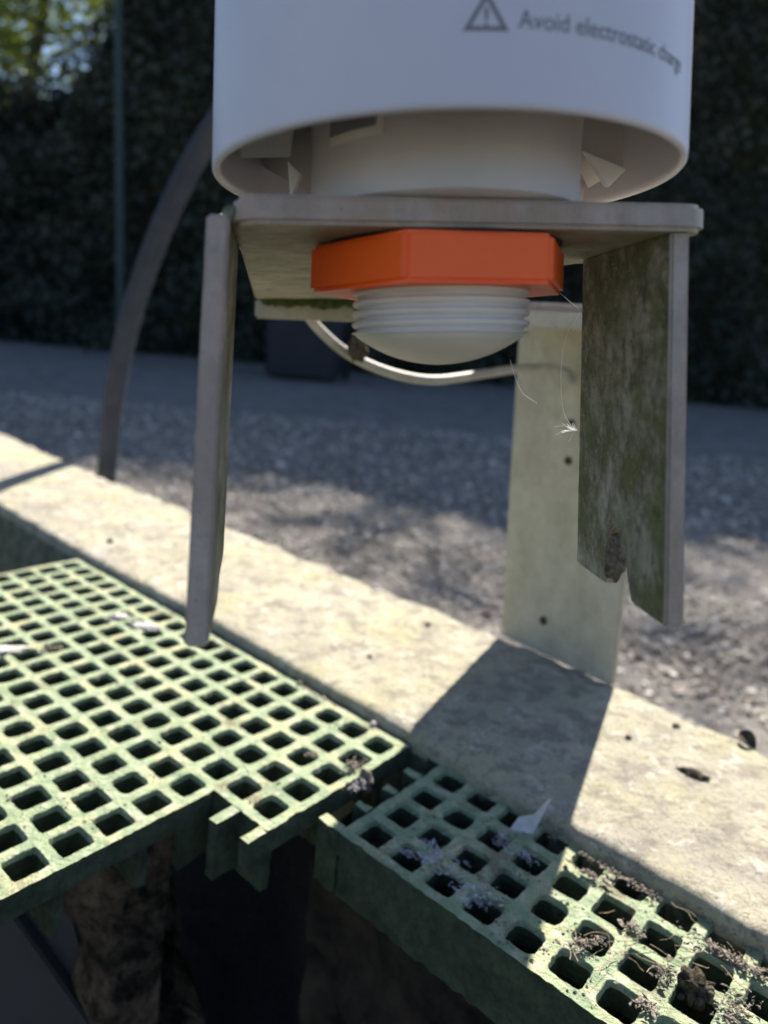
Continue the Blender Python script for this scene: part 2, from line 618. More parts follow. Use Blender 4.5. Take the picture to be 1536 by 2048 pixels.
def at(a, b, z=0.0):
    """tank coordinates: a along the edge, b across it"""
    v = A * a + Bv * b
    return Vector((v.x, v.y, z))


def tbox(name, a0, a1, b0, b1, z0, z1, mat, parent=None, bevel=0.0):
    bm = prism([(a0, b0), (a1, b0), (a1, b1), (a0, b1)], z0, z1, lambda p, q, h: at(p, q, h), bevel)
    return from_bm(name, bm, mat, parent)


# floor of the tank, and walls that close it
tag(tbox('tank_floor', -2.2, 1.8, -2.0, 0.36, -1.15, -1.10, M['sludge_and_pit_shade']), kind='structure')
tag(tbox('tank_wall', -2.25, -2.2, -2.0, 0.40, -1.15, 0.0, M['pitwall']), kind='structure')
tag(tbox('tank_wall', -2.2, 1.8, -2.05, -2.0, -1.15, 0.0, M['pitwall']), kind='structure')
tag(tbox('tank_wall', 1.8, 1.85, -2.0, 0.40, -1.15, 0.0, M['pitwall']), kind='structure')


# ledge that carries the gratings, rough face towards the pit
def rough_sheet(name, f, nu, nv, amp, fr, mat, parent=None, seed=0.0):
    V, F = [], []
    for j in range(nv + 1):
        for i in range(nu + 1):
            p, nrm = f(i / nu, j / nv)
            k = amp * noise.fractal(p * fr + Vector((seed, seed, seed)), 0.9, 2.1, 6)
            V.append(p + nrm * k)
    for j in range(nv):
        for i in range(nu):
            a = j * (nu + 1) + i
            F.append((a, a + 1, a + nu + 2, a + nu + 1))
    return obj(name, V, F, mat, parent, smooth=True)


LB = 0.287


def ledge_f(u, v):
    a = -0.262 + 1.5 * u
    if v < 0.25:
        return at(a, 0.352 - (0.352 - LB) * v / 0.25, -0.032), Vector((0, 0, 1))
    return at(a, LB, -0.032 - (v - 0.25) / 0.75 * 0.13), -Bv


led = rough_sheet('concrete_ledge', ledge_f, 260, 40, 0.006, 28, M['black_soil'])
tag(led, kind='structure')


# ------------------------------------------------------------------ gratings
PITCH = 0.02


def grating(name, origin, cells, thick=0.0105, seed=0, deep_a=(), deep_b=(), extra=None):
    """moulded grid: cells is a set of (i, j); i runs along A, j along B, origin = centre of cell (0,0)"""
    O = Vector(origin)
    root = empty(name, Matrix.Translation(O))
    V, F, mi = [], [], []
    h = PITCH / 2
    NP = 28
    ed = 0.0027

    def W(x, y, z):
        v = A * x + Bv * y
        return (v.x, v.y, z)
    for (i, j) in sorted(cells):
        cx, cy = i * PITCH, j * PITCH
        open_ = [(i + 1, j) not in cells, (i - 1, j) not in cells, (i, j + 1) not in cells, (i, j - 1) not in cells]
        wx = 0.0075 * (1 + 0.05 * (rng.random() - .5))
        wy = 0.0076 * (1 + 0.07 * (rng.random() - .5))
        ox, oy = rng.uniform(-.0002, .0002), rng.uniform(-.0002, .0002)
        pw = rng.uniform(5.0, 13.0) if rng.random() < .8 else rng.uniform(3.2, 5)
        rings = []
        specs = [(1.0, 0.0), (0.965, -0.0005), (0.925, -0.0026), (0.94, -0.006), (0.96, -thick)]
        outer_top, outer_bot = [], []
        for k in range(NP):
            t = 2 * math.pi * (k + 0.5) / NP
            c, s = math.cos(t), math.sin(t)
            m = max(abs(c), abs(s))
            qx, qy = c / m, s / m
            X = qx * (h + (ed if open_[0] and qx > 0 else 0) + (ed if open_[1] and qx < 0 else 0))
            Y = qy * (h + (ed if open_[2] and qy > 0 else 0) + (ed if open_[3] and qy < 0 else 0))
            # ragged broken edge on the outside
            P = Vector((cx + X, cy + Y, 0))
            nz = noise.fractal((P + Vector((seed, seed, 0))) * 380, 1, 2, 3)
            dx = dy = 0
            if abs(X) > h + 1e-5: dx = math.copysign(abs(nz) * 0.0017, -X)
            if abs(Y) > h + 1e-5: dy = math.copysign(abs(nz) * 0.0017, -Y)
            zt = 0.00025 * noise.noise(P * 90 + Vector((seed, 0, 0)))
            outer_top.append((cx + X + dx, cy + Y + dy, zt))
            outer_bot.append((cx + X, cy + Y, -thick))
        for (k_, z_) in specs:
            ring = []
            for k in range(NP):
                t = 2 * math.pi * (k + 0.5) / NP
                c, s = math.cos(t), math.sin(t)
                rr = (abs(c) ** pw + abs(s) ** pw) ** (-1 / pw)
                P = Vector((cx + c * rr * wx, cy + s * rr * wy, z_))
                e = 1 + 0.05 * noise.fractal((P + Vector((seed, 0, 0))) * 380, 1, 2, 4) + 0.05 * noise.noise(P * 1300)
                zt = 0.00025 * noise.noise(P * 90 + Vector((seed, 0, 0)))
                ring.append((cx + ox + c * rr * wx * k_ * e, cy + oy + s * rr * wy * k_ * e, z_ + (zt if z_ > -.001 else 0)))
            rings.append(ring)
        allr = [outer_top] + rings + [outer_bot]
        b0 = len(V)
        for r in allr:
            for x, y, z in r: V.append(W(x, y, z))
        for a in range(len(allr) - 1):
            for k in range(NP):
                l = (k + 1) % NP
                F.append((b0 + a * NP + k, b0 + a * NP + l, b0 + (a + 1) * NP + l, b0 + (a + 1) * NP + k))
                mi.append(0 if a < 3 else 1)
        # outside walls
        for k in range(NP):
            l = (k + 1) % NP
            mx, my = (outer_bot[k][0] + outer_bot[l][0]) / 2 - cx, (outer_bot[k][1] + outer_bot[l][1]) / 2 - cy
            if max(abs(mx), abs(my)) > h + 1e-4 or any(open_):
                isout = (open_[0] and mx > h + 1e-4) or (open_[1] and mx < -h - 1e-4) or (open_[2] and my > h + 1e-4) or (open_[3] and my < -h - 1e-4)
                if isout:
                    a_ = len(allr) - 1
                    F.append((b0 + k, b0 + l, b0 + a_ * NP + l, b0 + a_ * NP + k))
                    mi.append(1)
    g = obj('top_grid', V, F, M['grp'], root, mat2=M['grp_side'], mi=mi)

    def bar(nm, x0, x1, y0, y1, z0, z1, mats, subdiv=True, amp=0.0007):
        n_ = max(2, int(max(x1 - x0, y1 - y0) / 0.004))
        bm = bmesh.new()
        bmesh.ops.create_cube(bm, size=1)
        long_x = (x1 - x0) > (y1 - y0)
        es = [e for e in bm.edges if abs((e.verts[0].co - e.verts[1].co)[0 if long_x else 1]) > .5]
        bmesh.ops.subdivide_edges(bm, edges=es, cuts=n_)
        es = [e for e in bm.edges if abs((e.verts[0].co - e.verts[1].co)[2]) > .5]
        bmesh.ops.subdivide_edges(bm, edges=es, cuts=4)
        for v in bm.verts:
            x = x0 + (v.co.x + .5) * (x1 - x0)
            y = y0 + (v.co.y + .5) * (y1 - y0)
            z = z0 + (v.co.z + .5) * (z1 - z0)
            p = Vector((x, y, z))
            nv = noise.noise_vector(p * 260 + Vector((seed, 2, 1))) * amp
            q = A * (x + nv.x) + Bv * (y + nv.y)
            v.co = (q.x, q.y, z + nv.z * (2.5 if z < z0 + .001 else 1))
        top = [f for f in bm.faces]
        o = from_bm(nm, bm, mats[0], root, mat2=mats[1] if len(mats) > 1 else None)
        if len(mats) > 1:
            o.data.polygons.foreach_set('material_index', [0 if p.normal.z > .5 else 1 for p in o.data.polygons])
        return o
    for (i, j0, j1) in deep_b:      # deep bars that run along B at node line i (between i-1 and i)
        x = (i - .5) * PITCH
        bar('bearing_bar', x - .0024, x + .0024, (j0 - .5) * PITCH - .001, (j1 + .5) * PITCH + .001, -0.030, -thick + .0004, [M['grp_side']])
    for (j, i0, i1) in deep_a:
        y = (j - .5) * PITCH
        bar('bearing_bar', (i0 - .5) * PITCH - .001, (i1 + .5) * PITCH + .001, y - .0024, y + .0024, -0.0295, -thick + .0004, [M['grp_side']])
    if extra: extra(bar)
    return root


cells1 = {(i, j) for i in range(-16, 1) for j in range(-4, 10)}
cells1 |= {(1, j) for j in range(5, 10)} | {(2, j) for j in range(5, 10)}
cells1.discard((-7, 9)) if False else None


def extra1(bar):
    # cut-off bars that stick out over the hole
    p = PITCH
    bar('broken_bar', 1.5 * p - .0027, 1.5 * p + .0027, 3.68 * p, 4.5 * p - .0027, -0.027, 0.0001, [M['grp'], M['grp_side']])
    bar('broken_bar', 2.5 * p - .0029, 2.5 * p + .0026, 3.80 * p, 4.5 * p - .0027, -0.012, 0.0001, [M['grp'], M['grp_side']])


g1 = grating('plastic_grating', (-0.1296, 0.3097, 0.0), cells1, seed=1,
             deep_b=[(i, -4, 9) for i in range(-15, 0, 2)] + [(1, 4, 9)],
             deep_a=[(j, -16, 0) for j in (-3, -1, 1, 3)] + [(5, -16, 2), (7, -16, 2), (9, -16, 2)], extra=extra1)
tag(g1, 'larger pale green moulded grating panel with a cut stepped corner, under the left bracket leg', 'grating', 'green gratings over the tank')

cells2 = {(i, j) for i in range(0, 22) for j in range(0, 4)}


def extra2(bar):
    p = PITCH
    for j, l in ((-0.5, 0.78), (0.5, .58), (1.5, .5), (2.5, .62), (3.5, .55)):
        bar('broken_bar', -.5 * p - l * p, -.5 * p - .0026, j * p - .0025, j * p + .0025, -0.014 if j > 0 else -0.029, 0.0001, [M['grp'], M['grp_side']], amp=0.0011)


g2 = grating('plastic_grating', (0.0176, 0.3502, -0.002), cells2, seed=9,
             deep_b=[(i, 0, 3) for i in range(1, 22, 2)],
             deep_a=[(0, 0, 21), (2, 0, 21)], extra=extra2)
tag(g2, 'narrow green moulded grating strip littered with dirt, crossed by the post shadow', 'grating', 'green gratings over the tank')

# ------------------------------------------------------------------ bracket (own slightly tilted frame)
BR = Matrix(((0.9879, -0.1436, -0.0586, 0), (0.1468, 0.9876, 0.0549, 0), (0.0500, -0.0628, 0.9968, CAMZ), (0, 0, 0, 1)))
BRI = BR.inverted()
AX, AY = 0.0449, 0.1996
PB, PT = 0.0304, 0.0364      # underside and top of the plate


TILT = Matrix(((1, 0, 0, 0), (0, 1, 0, 0), (0.040, 0, 1, -0.040 * AX), (0, 0, 0, 1)))   # plate and sensor sit slightly askew


def lw(r, d, u): return BR @ Vector((r, d, u))


bracket = empty('steel_bracket', BR)
tag(bracket, 'galvanised steel bracket with two hanging legs and a flat post standing on the concrete kerb', 'bracket')


def plate_poly():
    x0, x1, y0, y1 = -0.0102, 0.1055, 0.1678, 0.401
    r = 0.007
    pts = []
    for cx, cy, a0 in ((x1 - r, y0 + r, -90), (x1 - r, .235 - r, 0)):
        for k in range(7):
            a = math.radians(a0 + 90 * k / 6)
            pts.append((cx + r * math.cos(a), cy + r * math.sin(a)))
    pts += [(0.09, 0.26), (0.078, 0.29), (0.068, y1), (x0, y1)]
    for k in range(7):
        a = math.radians(180 + 90 * k / 6)
        pts.append((x0 + r + r * math.cos(a), y0 + r + r * math.sin(a)))
    return pts


def top_plate():
    bm = bmesh.new()
    out = plate_poly()
    circ = [(AX + .0245 * math.cos(2 * math.pi * k / 48), AY + .0245 * math.sin(2 * math.pi * k / 48)) for k in range(48)]
    loops = {}
    for z in (PB, PT + .0008):
        o = [bm.verts.new((x, y, z)) for x, y in out]
        c = [bm.verts.new((x, y, z)) for x, y in circ]
        eo = [bm.edges.new((o[i], o[(i + 1) % len(o)])) for i in range(len(o))]
        ec = [bm.edges.new((c[i], c[(i + 1) % 48])) for i in range(48)]
        bmesh.ops.triangle_fill(bm, use_beauty=True, edges=eo + ec)
        loops[z] = (o, c)
    for w in (0, 1):
        a, b = loops[PB][w], loops[PT + .0008][w]
        for i in range(len(a)):
            j = (i + 1) % len(a)
            bm.faces.new((a[i], a[j], b[j], b[i]))
    bmesh.ops.recalc_face_normals(bm, faces=bm.faces)
    es = [e for e in bm.edges if len(e.link_faces) == 2 and 1.3 < e.calc_face_angle(0) < 1.8 and abs(e.verts[0].co.z - e.verts[1].co.z) < 1e-5
          and (e.verts[0].co.xy - Vector((AX, AY))).length > 0.03]
    bmesh.ops.bevel(bm, geom=es, offset=0.0011, segments=4, affect='EDGES')
    bmesh.ops.transform(bm, matrix=TILT @ Matrix.Translation((0, 0, 0.001)), verts=bm.verts)
    o = from_bm('top_plate', bm, M['steel_plate'], bracket, smooth=30, mat2=M['steel_edge'])
    o.data.polygons.foreach_set('material_index', [1 if abs(p.normal.z) < .75 else 0 for p in o.data.polygons])
    return o


top_plate()


def leg(r0, r1, pts, tilt=0.0, mat=None):
    u_top = max(p[1] for p in pts)
    bm = prism(pts, r0, r1, lambda d, u, h: (h + (u - u_top) * tilt, d, u), 0.0007, 3)
    o = from_bm('leg', bm, M['steel_moss'], bracket, smooth=35, mat2=M['steel_edge'])
    o.data.polygons.foreach_set('material_index', [1 if p.normal.y < -.35 else 0 for p in o.data.polygons])
    return o


def ragged(p, q, n, amp, seed):
    out = []
    for i in range(1, n):
        t = i / n
        x, y = p[0] + (q[0] - p[0]) * t, p[1] + (q[1] - p[1]) * t
        k = amp * noise.noise(Vector((t * n * .7, seed, 0)))
        out.append((x + k, y + k * .3))
    return out


legR = leg(0.0957, 0.1008, [(0.1705, PB + .0035), (0.2238, PB + .0035)] + ragged((0.2238, PB), (0.2238, -0.0612), 24, .0004, 3) +
           [(0.2238, -0.0612), (0.2040, -0.0618), (0.2035, -0.056), (0.2030, -0.0520), (0.2012, -0.0470), (0.1990, -0.0446), (0.1965, -0.0452), (0.1945, -0.0490), (0.1925, -0.0505),
            (0.1905, -0.0560), (0.1890, -0.0600), (0.1882, -0.0622), (0.1705, -0.0624)])
legL = leg(-0.0158, -0.0106, [(0.1705, 0.0315), (0.2150, 0.0315)] + ragged((0.2150, 0.0315), (0.2190, -0.056), 40, .0012, 8) +
           [(0.2170, -0.0570), (0.2040, -0.0590), (0.200, -0.0640), (0.1715, -0.0648)], tilt=0.012)

# rear flange, weld bead, sloping arm and upright post
from_bm('rear_flange', box_bm(-0.0100, 0.205, 0.3955, 0.4015, 0.0196, PB - .0003, .0012), M['steel_post'], bracket, smooth=40)
from_bm('rear_flange', box_bm(0.0700, 0.205, 0.3957, 0.4013, PB + .0002, 0.0345, .0016), M['steel_edge'], bracket, smooth=40)
wp = [Vector((-0.006 + 0.075 * t, 0.3925 + .0008 * math.sin(40 * t), 0.0296 + .0012 * math.sin(23 * t))) for t in np.linspace(0, 1, 40)]
v, f = tube(wp, lambda t: .0036 + .0011 * math.sin(t * 21) + .0006 * math.sin(t * 77), 12)
obj('weld_and_light_seal', v, f, M['moss'], bracket, smooth=True)

pbl, pbr = Vector((0.1108, 0.5750, 0)), Vector((0.1765, 0.5065, 0))
pdir = (pbr - pbl).normalized()
pn = Vector((-pdir.y, pdir.x, 0))       # away from camera
if pn.y < 0: pn = -pn
PZ0, PZ1 = KT - .001, 0.256


def post_pt(s, z, t):
    l = pbl - pdir * (0.010 * (z / 0.25)) + pn * 0
    r = pbr + pdir * 0.004 * (z / .25)
    q = l.lerp(r, s) + pn * t
    return BRI @ Vector((q.x, q.y, z))


bm = prism([(0, PZ0), (1, PZ0), (1, PZ1), (0, PZ1)], 0.0, 0.006, lambda s, z, t: post_pt(s, z, t), .001)
from_bm('post', bm, M['steel_post'], bracket, smooth=40)
for s_, z_ in ((.50, .1775), (.50, .150), (.40, .030)):
    c_ = post_pt(s_, z_, -.0006)
    bmr = rock(.0032, .0018, .0030, s_ * 9 + z_ * 40, 2)
    bmesh.ops.translate(bmr, verts=bmr.verts, vec=c_)
    o = from_bm('dirt_spot', bmr, M['bark_bit'], bracket, smooth=180)

wp = [Vector((-0.0106, 0.1715 + .044 * t, 0.0322)) for t in np.linspace(0, 1, 30)]
v, f = tube(wp, lambda t: .0017 + .0003 * math.sin(t * 40), 10)
obj('weld_and_light_seal', v, f, M['steel_moss'], bracket, smooth=True)  # strip added to fill the groove and keep sun off the leg top

tl, tr = post_pt(0, 0.256, 0), post_pt(1, 0.256, 0)
q4 = [(0.085, 0.4016, 0.0305), (0.205, 0.4016, 0.0305), tuple(tr), tuple(tl)]
bm = bmesh.new()
lo = [bm.verts.new((x, y, z - .004)) for x, y, z in q4]
hi = [bm.verts.new((x, y, z + .002)) for x, y, z in q4]
bm.faces.new(lo); bm.faces.new(hi[::-1])
for i in range(4):
    bm.faces.new((lo[i], lo[(i + 1) % 4], hi[(i + 1) % 4], hi[i]))
from_bm('arm_plate', bm, M['steel_post'], bracket)

# ------------------------------------------------------------------ level sensor
sensor = empty('level_sensor', BR @ Matrix.Translation((AX, AY, PT)))
tag(sensor, 'white cylindrical level sensor clamped in the steel bracket, warning text on its side', 'sensor')
SH = Matrix.Translation((-AX, -AY, -PT)) @ TILT


def sens(name, vf, mat, parent=sensor, smooth=True, ang=40, mat2=None):
    v, f = vf
    me = bpy.data.meshes.new(name)
    me.from_pydata([SH @ Vector(x) for x in v], [], f)
    me.materials.append(mat)
    if smooth:
        me.polygons.foreach_set('use_smooth', [True] * len(me.polygons))
        me.set_sharp_from_angle(angle=math.radians(ang))
    o = bpy.data.objects.new(name, me)
    sc.collection.objects.link(o)
    o.parent = parent
    return o


Rb = 0.0622
prof = [(0.034, 0.086), (0.0560, 0.0855), (0.0588, 0.083), (0.0598, 0.078), (0.06, 0.0515), (0.0602, 0.0500), (0.0608, 0.0492), (0.0615, 0.0492), (0.0621, 0.0499), (Rb, 0.0510), (0.0632, 0.100),
        (0.0635, 0.128), (0.062, 0.136), (0.057, 0.142), (0.048, 0.1455), (0.020, 0.147), (0.0, 0.147)]
sens('housing', lathe(prof, AX, AY, 128), M['housing'], ang=60)
sens('neck', lathe([(0.0, PT + .0023), (0.0350, PT + .0023), (0.0363, PT + .0032), (0.0363, 0.058), (0.0370, 0.066), (0.0400, 0.074), (0.048, 0.0845), (0.05, 0.0855)], AX, AY, 96), M['inner_plastic'])
# rubber gasket between plate and nut
sens('gasket', lathe([(0.0262, PB + .00032), (0.0318, PB + .00032), (0.0322, PB + .0006), (0.0318, PB + .0009), (0.0262, PB + .0009)], AX, AY, 64), M['gasket'])
# thread: helical-looking ridges
tp = [(0.0225, PB + .0055)]
tp += [(0.0240, PB + .0055), (0.0240, 0.0188)]
z = 0.0187
while z > 0.0095:
    tp += [(0.0240, z), (0.02405, z - .0007), (0.0234, z - .0013), (0.0223, z - .0017), (0.0223, z - .0020), (0.0234, z - .0024), (0.0240, z - .0028)]
    z -= .0028
tp += [(0.0239, 0.0078), (0.0233, 0.0072), (0.0228, 0.0071)]
sens('threaded_neck', lathe(tp, AX, AY, 96), M['lens'], ang=70)
dp = [(0.0229, 0.0071), (0.0226, 0.0066)]
for k in range(1, 15):
    t = k / 14
    rr = 0.0226 * (1 - t)
    x = rr / 0.0226
    dp.append((rr, -0.0010 + 0.0076 * (0.12 * x + 0.88 * x * x * x ** .3)))
sens('lens_cone', lathe(dp, AX, AY, 96), M['lens'], ang=80)


def nut():
    bm = bmesh.new()
    Rn = 0.0362
    z0, z1 = 0.0184, PB + .0003
    lo, hi = [], []
    for k in range(6):
        a = math.radians(-26 + 60 * k)
        lo.append(bm.verts.new((AX + Rn * math.sin(a), AY - Rn * math.cos(a), z0)))
        hi.append(bm.verts.new((AX + Rn * math.sin(a), AY - Rn * math.cos(a), z1)))
    cl = [bm.verts.new((AX + .02415 * math.sin(2 * math.pi * k / 48), AY - .02415 * math.cos(2 * math.pi * k / 48), z0)) for k in range(48)]
    ch = [bm.verts.new((v.co.x, v.co.y, z1)) for v in cl]
    for o_, c_ in ((lo, cl), (hi, ch)):
        eo = [bm.edges.new((o_[i], o_[(i + 1) % 6])) for i in range(6)]
        ec = [bm.edges.new((c_[i], c_[(i + 1) % 48])) for i in range(48)]
        bmesh.ops.triangle_fill(bm, use_beauty=True, edges=eo + ec)
    for a, b in ((lo, hi), (cl, ch)):
        for i in range(len(a)):
            j = (i + 1) % len(a)
            bm.faces.new((a[i], a[j], b[j], b[i]))
    bmesh.ops.recalc_face_normals(bm, faces=bm.faces)
    es = [e for e in bm.edges if len(e.link_faces) == 2 and e.calc_face_angle(0) > .8 and (e.verts[0].co.xy - Vector((AX, AY))).length > .03]
    bmesh.ops.bevel(bm, geom=es, offset=0.0011, segments=4, affect='EDGES')
    bmesh.ops.transform(bm, matrix=SH, verts=bm.verts)
    o = from_bm('mounting_nut', bm, M['orange'], sensor, smooth=35)
    o['label'] = 'orange hexagonal plastic nut under the plate'


nut()


def rib(ang, pts, th=0.0018, nm='rib'):
    a = math.radians(ang)
    d = Vector((math.sin(a), -math.cos(a), 0))
    s = Vector((math.cos(a), math.sin(a), 0))
    bm = prism(pts, -th / 2, th / 2, lambda r, u, h: SH @ (Vector((AX, AY, u)) + d * r + s * h), .0004, 2)
    return from_bm(nm, bm, M['inner_plastic'], sensor, smooth=40)


for ang in (128, -124, 155, -155, 180):
    rib(ang, [(0.0366, 0.084), (0.0366, 0.0540), (0.0400, 0.0505), (0.0425, 0.0505), (0.0596, 0.0600), (0.0596, 0.084)])
# snap hooks: folded wedges between neck and shell


def hull(nm, pts, mat):
    bm = bmesh.new()
    P = []
    for ang_, r_, u_ in pts:
        b_ = math.radians(ang_)
        P.append(bm.verts.new(SH @ Vector((AX + r_ * math.sin(b_), AY - r_ * math.cos(b_), u_))))
    bmesh.ops.convex_hull(bm, input=P)
    bmesh.ops.bevel(bm, geom=list(bm.edges), offset=.0003, segments=1, affect='EDGES')
    return from_bm(nm, bm, mat, sensor)


hull('snap_hook', [(97, .0398, .0612), (97, .0560, .0562), (108, .0510, .0520), (97, .0400, .083), (98, .0565, .083), (110, .052, .083), (100, .0400, .0590)], M['inner_plastic'])
_f = rib(95.5, [(.0412, .0605), (.0560, .0558), (.0500, .0500), (.0492, .0500)], .0012, 'lit_hook_face')  # added thin plate, its white stands for sunlight on the hook facet
_f.data.materials[0] = M['lit_hook']
hull('snap_hook', [(-92, .0555, .0545), (-91, .0420, .0548), (-80, .0560, .0600), (-82, .0420, .0600), (-92, .0555, .083), (-91, .042, .083), (-80, .056, .083), (-82, .042, .083)], M['inner_plastic'])
hull('hook_tab', [(-100, .0395, .0520), (-98, .0420, .0445), (-100, .0435, .0560), (-104, .0395, .0520), (-102, .0420, .0445), (-104, .0435, .0560)], M['lit_hook'])
hull('hook_tab', [(112, .0445, .0560), (110, .0460, .0480), (113, .0530, .0480), (114, .0560, .0560), (115, .0445, .0560), (113, .0460, .0480), (116, .0530, .0480), (117, .0560, .0560)], M['inner_plastic'])
# small framed label recess on the neck
for (a0, a1, u0, u1, nm, mt, ex) in ((-62, -36, .0530, .0625, 'label_frame', M['lens'], .0009), (-61, -38.5, .0552, .062, 'label_panel', M['print'], .0014)):
    vs, fs = [], []
    n_ = 10
    for i in range(n_ + 1):
        a = math.radians(a0 + (a1 - a0) * i / n_)
        for u in (u0, u1):
            for rr in (.0355, .0363 + ex):
                vs.append((AX + rr * math.sin(a), AY - rr * math.cos(a), u))
    for i in range(n_):
        b_ = i * 4
        fs += [(b_ + 1, b_ + 3, b_ + 7, b_ + 5), (b_, b_ + 1, b_ + 5, b_ + 4), (b_ + 2, b_ + 6, b_ + 7, b_ + 3)]
    fs += [(0, 2, 3, 1), (n_ * 4, n_ * 4 + 1, n_ * 4 + 3, n_ * 4 + 2)]
    sens(nm, (vs, fs), mt, smooth=False)


def on_body(x, y, off):
    """x metres round the housing from the side that faces the camera, y height"""
    R_ = Rb + (y - .051) * .001 / .049
    a = x / R_
    return SH @ Vector((AX + (R_ + off) * math.sin(a), AY - (R_ + off) * math.cos(a), y))


def print_mesh(name, verts, faces):
    me = bpy.data.meshes.new(name)
    me.from_pydata([on_body(x, y, .00012) for x, y in verts], [], faces)
    me.materials.append(M['print'])
    o = bpy.data.objects.new(name, me)
    sc.collection.objects.link(o)
    o.parent = sensor
    return o


# warning text, bent round the housing
cu = bpy.data.curves.new('warning_text', 'FONT')
cu.body = 'Avoid electrostatic charge'
cu.size = 1
cu.resolution_u = 4
to = bpy.data.objects.new('tmp_text', cu)
sc.collection.objects.link(to)
bpy.context.view_layer.update()
tm = bpy.data.meshes.new_from_object(to.evaluated_get(bpy.context.evaluated_depsgraph_get()))
bpy.data.objects.remove(to)
tv = [v.co.copy() for v in tm.vertices]
xm = max(v.x for v in tv)
k = 0.0485 / xm
print_mesh('warning_text', [(-0.0003 + v.x * k, 0.06475 + v.y * k * 1.15) for v in tv], [tuple(p.vertices) for p in tm.polygons])


# warning triangle with exclamation mark
def tri_sign():
    cx, y0, w, hgt, s = -0.0066, 0.0640, 0.0090, 0.0078, 0.0009
    O_ = [(cx - w / 2, y0), (cx + w / 2, y0), (cx, y0 + hgt)]
    cyc = (cx, y0 + hgt / 3)
    I_ = [(cyc[0] + (x - cyc[0]) * .66, cyc[1] + (y - cyc[1]) * .66) for x, y in O_]
    V, F = [], []
    for q in range(3):
        r_ = (q + 1) % 3
        for t in range(7):
            u = t / 6
            V.append((O_[q][0] * (1 - u) + O_[r_][0] * u, O_[q][1] * (1 - u) + O_[r_][1] * u))
            V.append((I_[q][0] * (1 - u) + I_[r_][0] * u, I_[q][1] * (1 - u) + I_[r_][1] * u))
        b_ = q * 14
        for t in range(6):
            F.append((b_ + 2 * t, b_ + 2 * t + 2, b_ + 2 * t + 3, b_ + 2 * t + 1))
    b_ = len(V)
    V += [(cx - .0002, cyc[1] - .0007), (cx + .0002, cyc[1] - .0007), (cx + .0004, cyc[1] + .0018), (cx - .0004, cyc[1] + .0018)]
    V += [(cx - .0003, cyc[1] - .0017), (cx + .0003, cyc[1] - .0017), (cx + .0003, cyc[1] - .0011), (cx - .0003, cyc[1] - .0011)]
    F += [(b_, b_ + 1, b_ + 2, b_ + 3), (b_ + 4, b_ + 5, b_ + 6, b_ + 7)]
    print_mesh('warning_triangle', V, F)


tri_sign()
gl = lathe([(0.0, .1465), (0.021, .1465), (0.021, .156), (0.0165, .160), (0.0, .160)], AX, AY, 32)
sens('cable_gland', gl, M['gasket'])

# ------------------------------------------------------------------ hose and cable
g_top = lw(AX, AY, .158)
hp = [(-0.402, 1.150, -0.30), (-0.402, 1.138, -0.15), (-0.3976, 1.126, -0.0322), (-0.3789, 1.078, 0.0886), (-0.3488, 1.0194, 0.1937), (-0.3115, 0.9709, 0.2889),
      (-0.2705, 0.9221, 0.3658), (-0.232, 0.883, 0.4247), (-0.19, 0.83, 0.470), (-0.11, 0.66, 0.56), (-0.04, 0.42, 0.60), (0.0, 0.27, 0.55), tuple(g_top + Vector((0, 0.005, .06))), tuple(g_top)]
v, f = tube(catmull(hp, 12), 0.0143, 20)
tag(obj('hose', v, f, M['hose'], smooth=True), 'thick grey hose rising from behind the kerb and curving to the sensor', 'hose')

tc = [(-0.10, 0.43, 0.290), (-0.075, 0.426, 0.268), (-0.049, 0.430, 0.2440), (-0.0375, 0.4399, 0.2308), (-0.019, 0.4497, 0.2172), (0.006, 0.4595, 0.2081), (0.0316, 0.4695, 0.2050),
      (0.0588, 0.4896, 0.2084), (0.0965, 0.5197, 0.2147), (0.122, 0.537, 0.2158), (0.134, 0.5385, 0.2135), (0.1375, 0.5345, 0.2070)]
v, f = tube(catmull(tc, 10), 0.0031, 14)
tag(obj('cable', v, f, M['cable'], smooth=True), 'thin pale cable sagging behind the sensor to the steel post', 'cable')

# ------------------------------------------------------------------ natural litter
LIT = []


def lump(name, loc, r3, mat, label, cat, seed, rot=0.0, sub=3, amp=.45, group=None, bits=0, fr=2.4):
    bm = rock(*r3, seed, sub, amp, fr)
    for b_ in range(bits):
        s_ = rng.uniform(.15, .4)
        b2 = rock(r3[0] * s_, r3[1] * s_, r3[2] * s_, seed + b_ + 10, 1, .5)
        ang = rng.uniform(0, 6.28)
        q = rng.uniform(.7, 1.25)
        off = Vector((math.cos(ang) * r3[0] * q, math.sin(ang) * r3[1] * q, rng.uniform(-.4, .2) * r3[2]))
        me = bpy.data.meshes.new('t')
        bmesh.ops.translate(b2, verts=b2.verts, vec=off)
        b2.to_mesh(me); b2.free()
        bm.from_mesh(me)
        bpy.data.meshes.remove(me)
    o = from_bm(name, bm, mat, smooth=180)
    o.location = loc
    o.rotation_euler = (0, 0, rot)
    tag(o, label, cat, group)
    return o


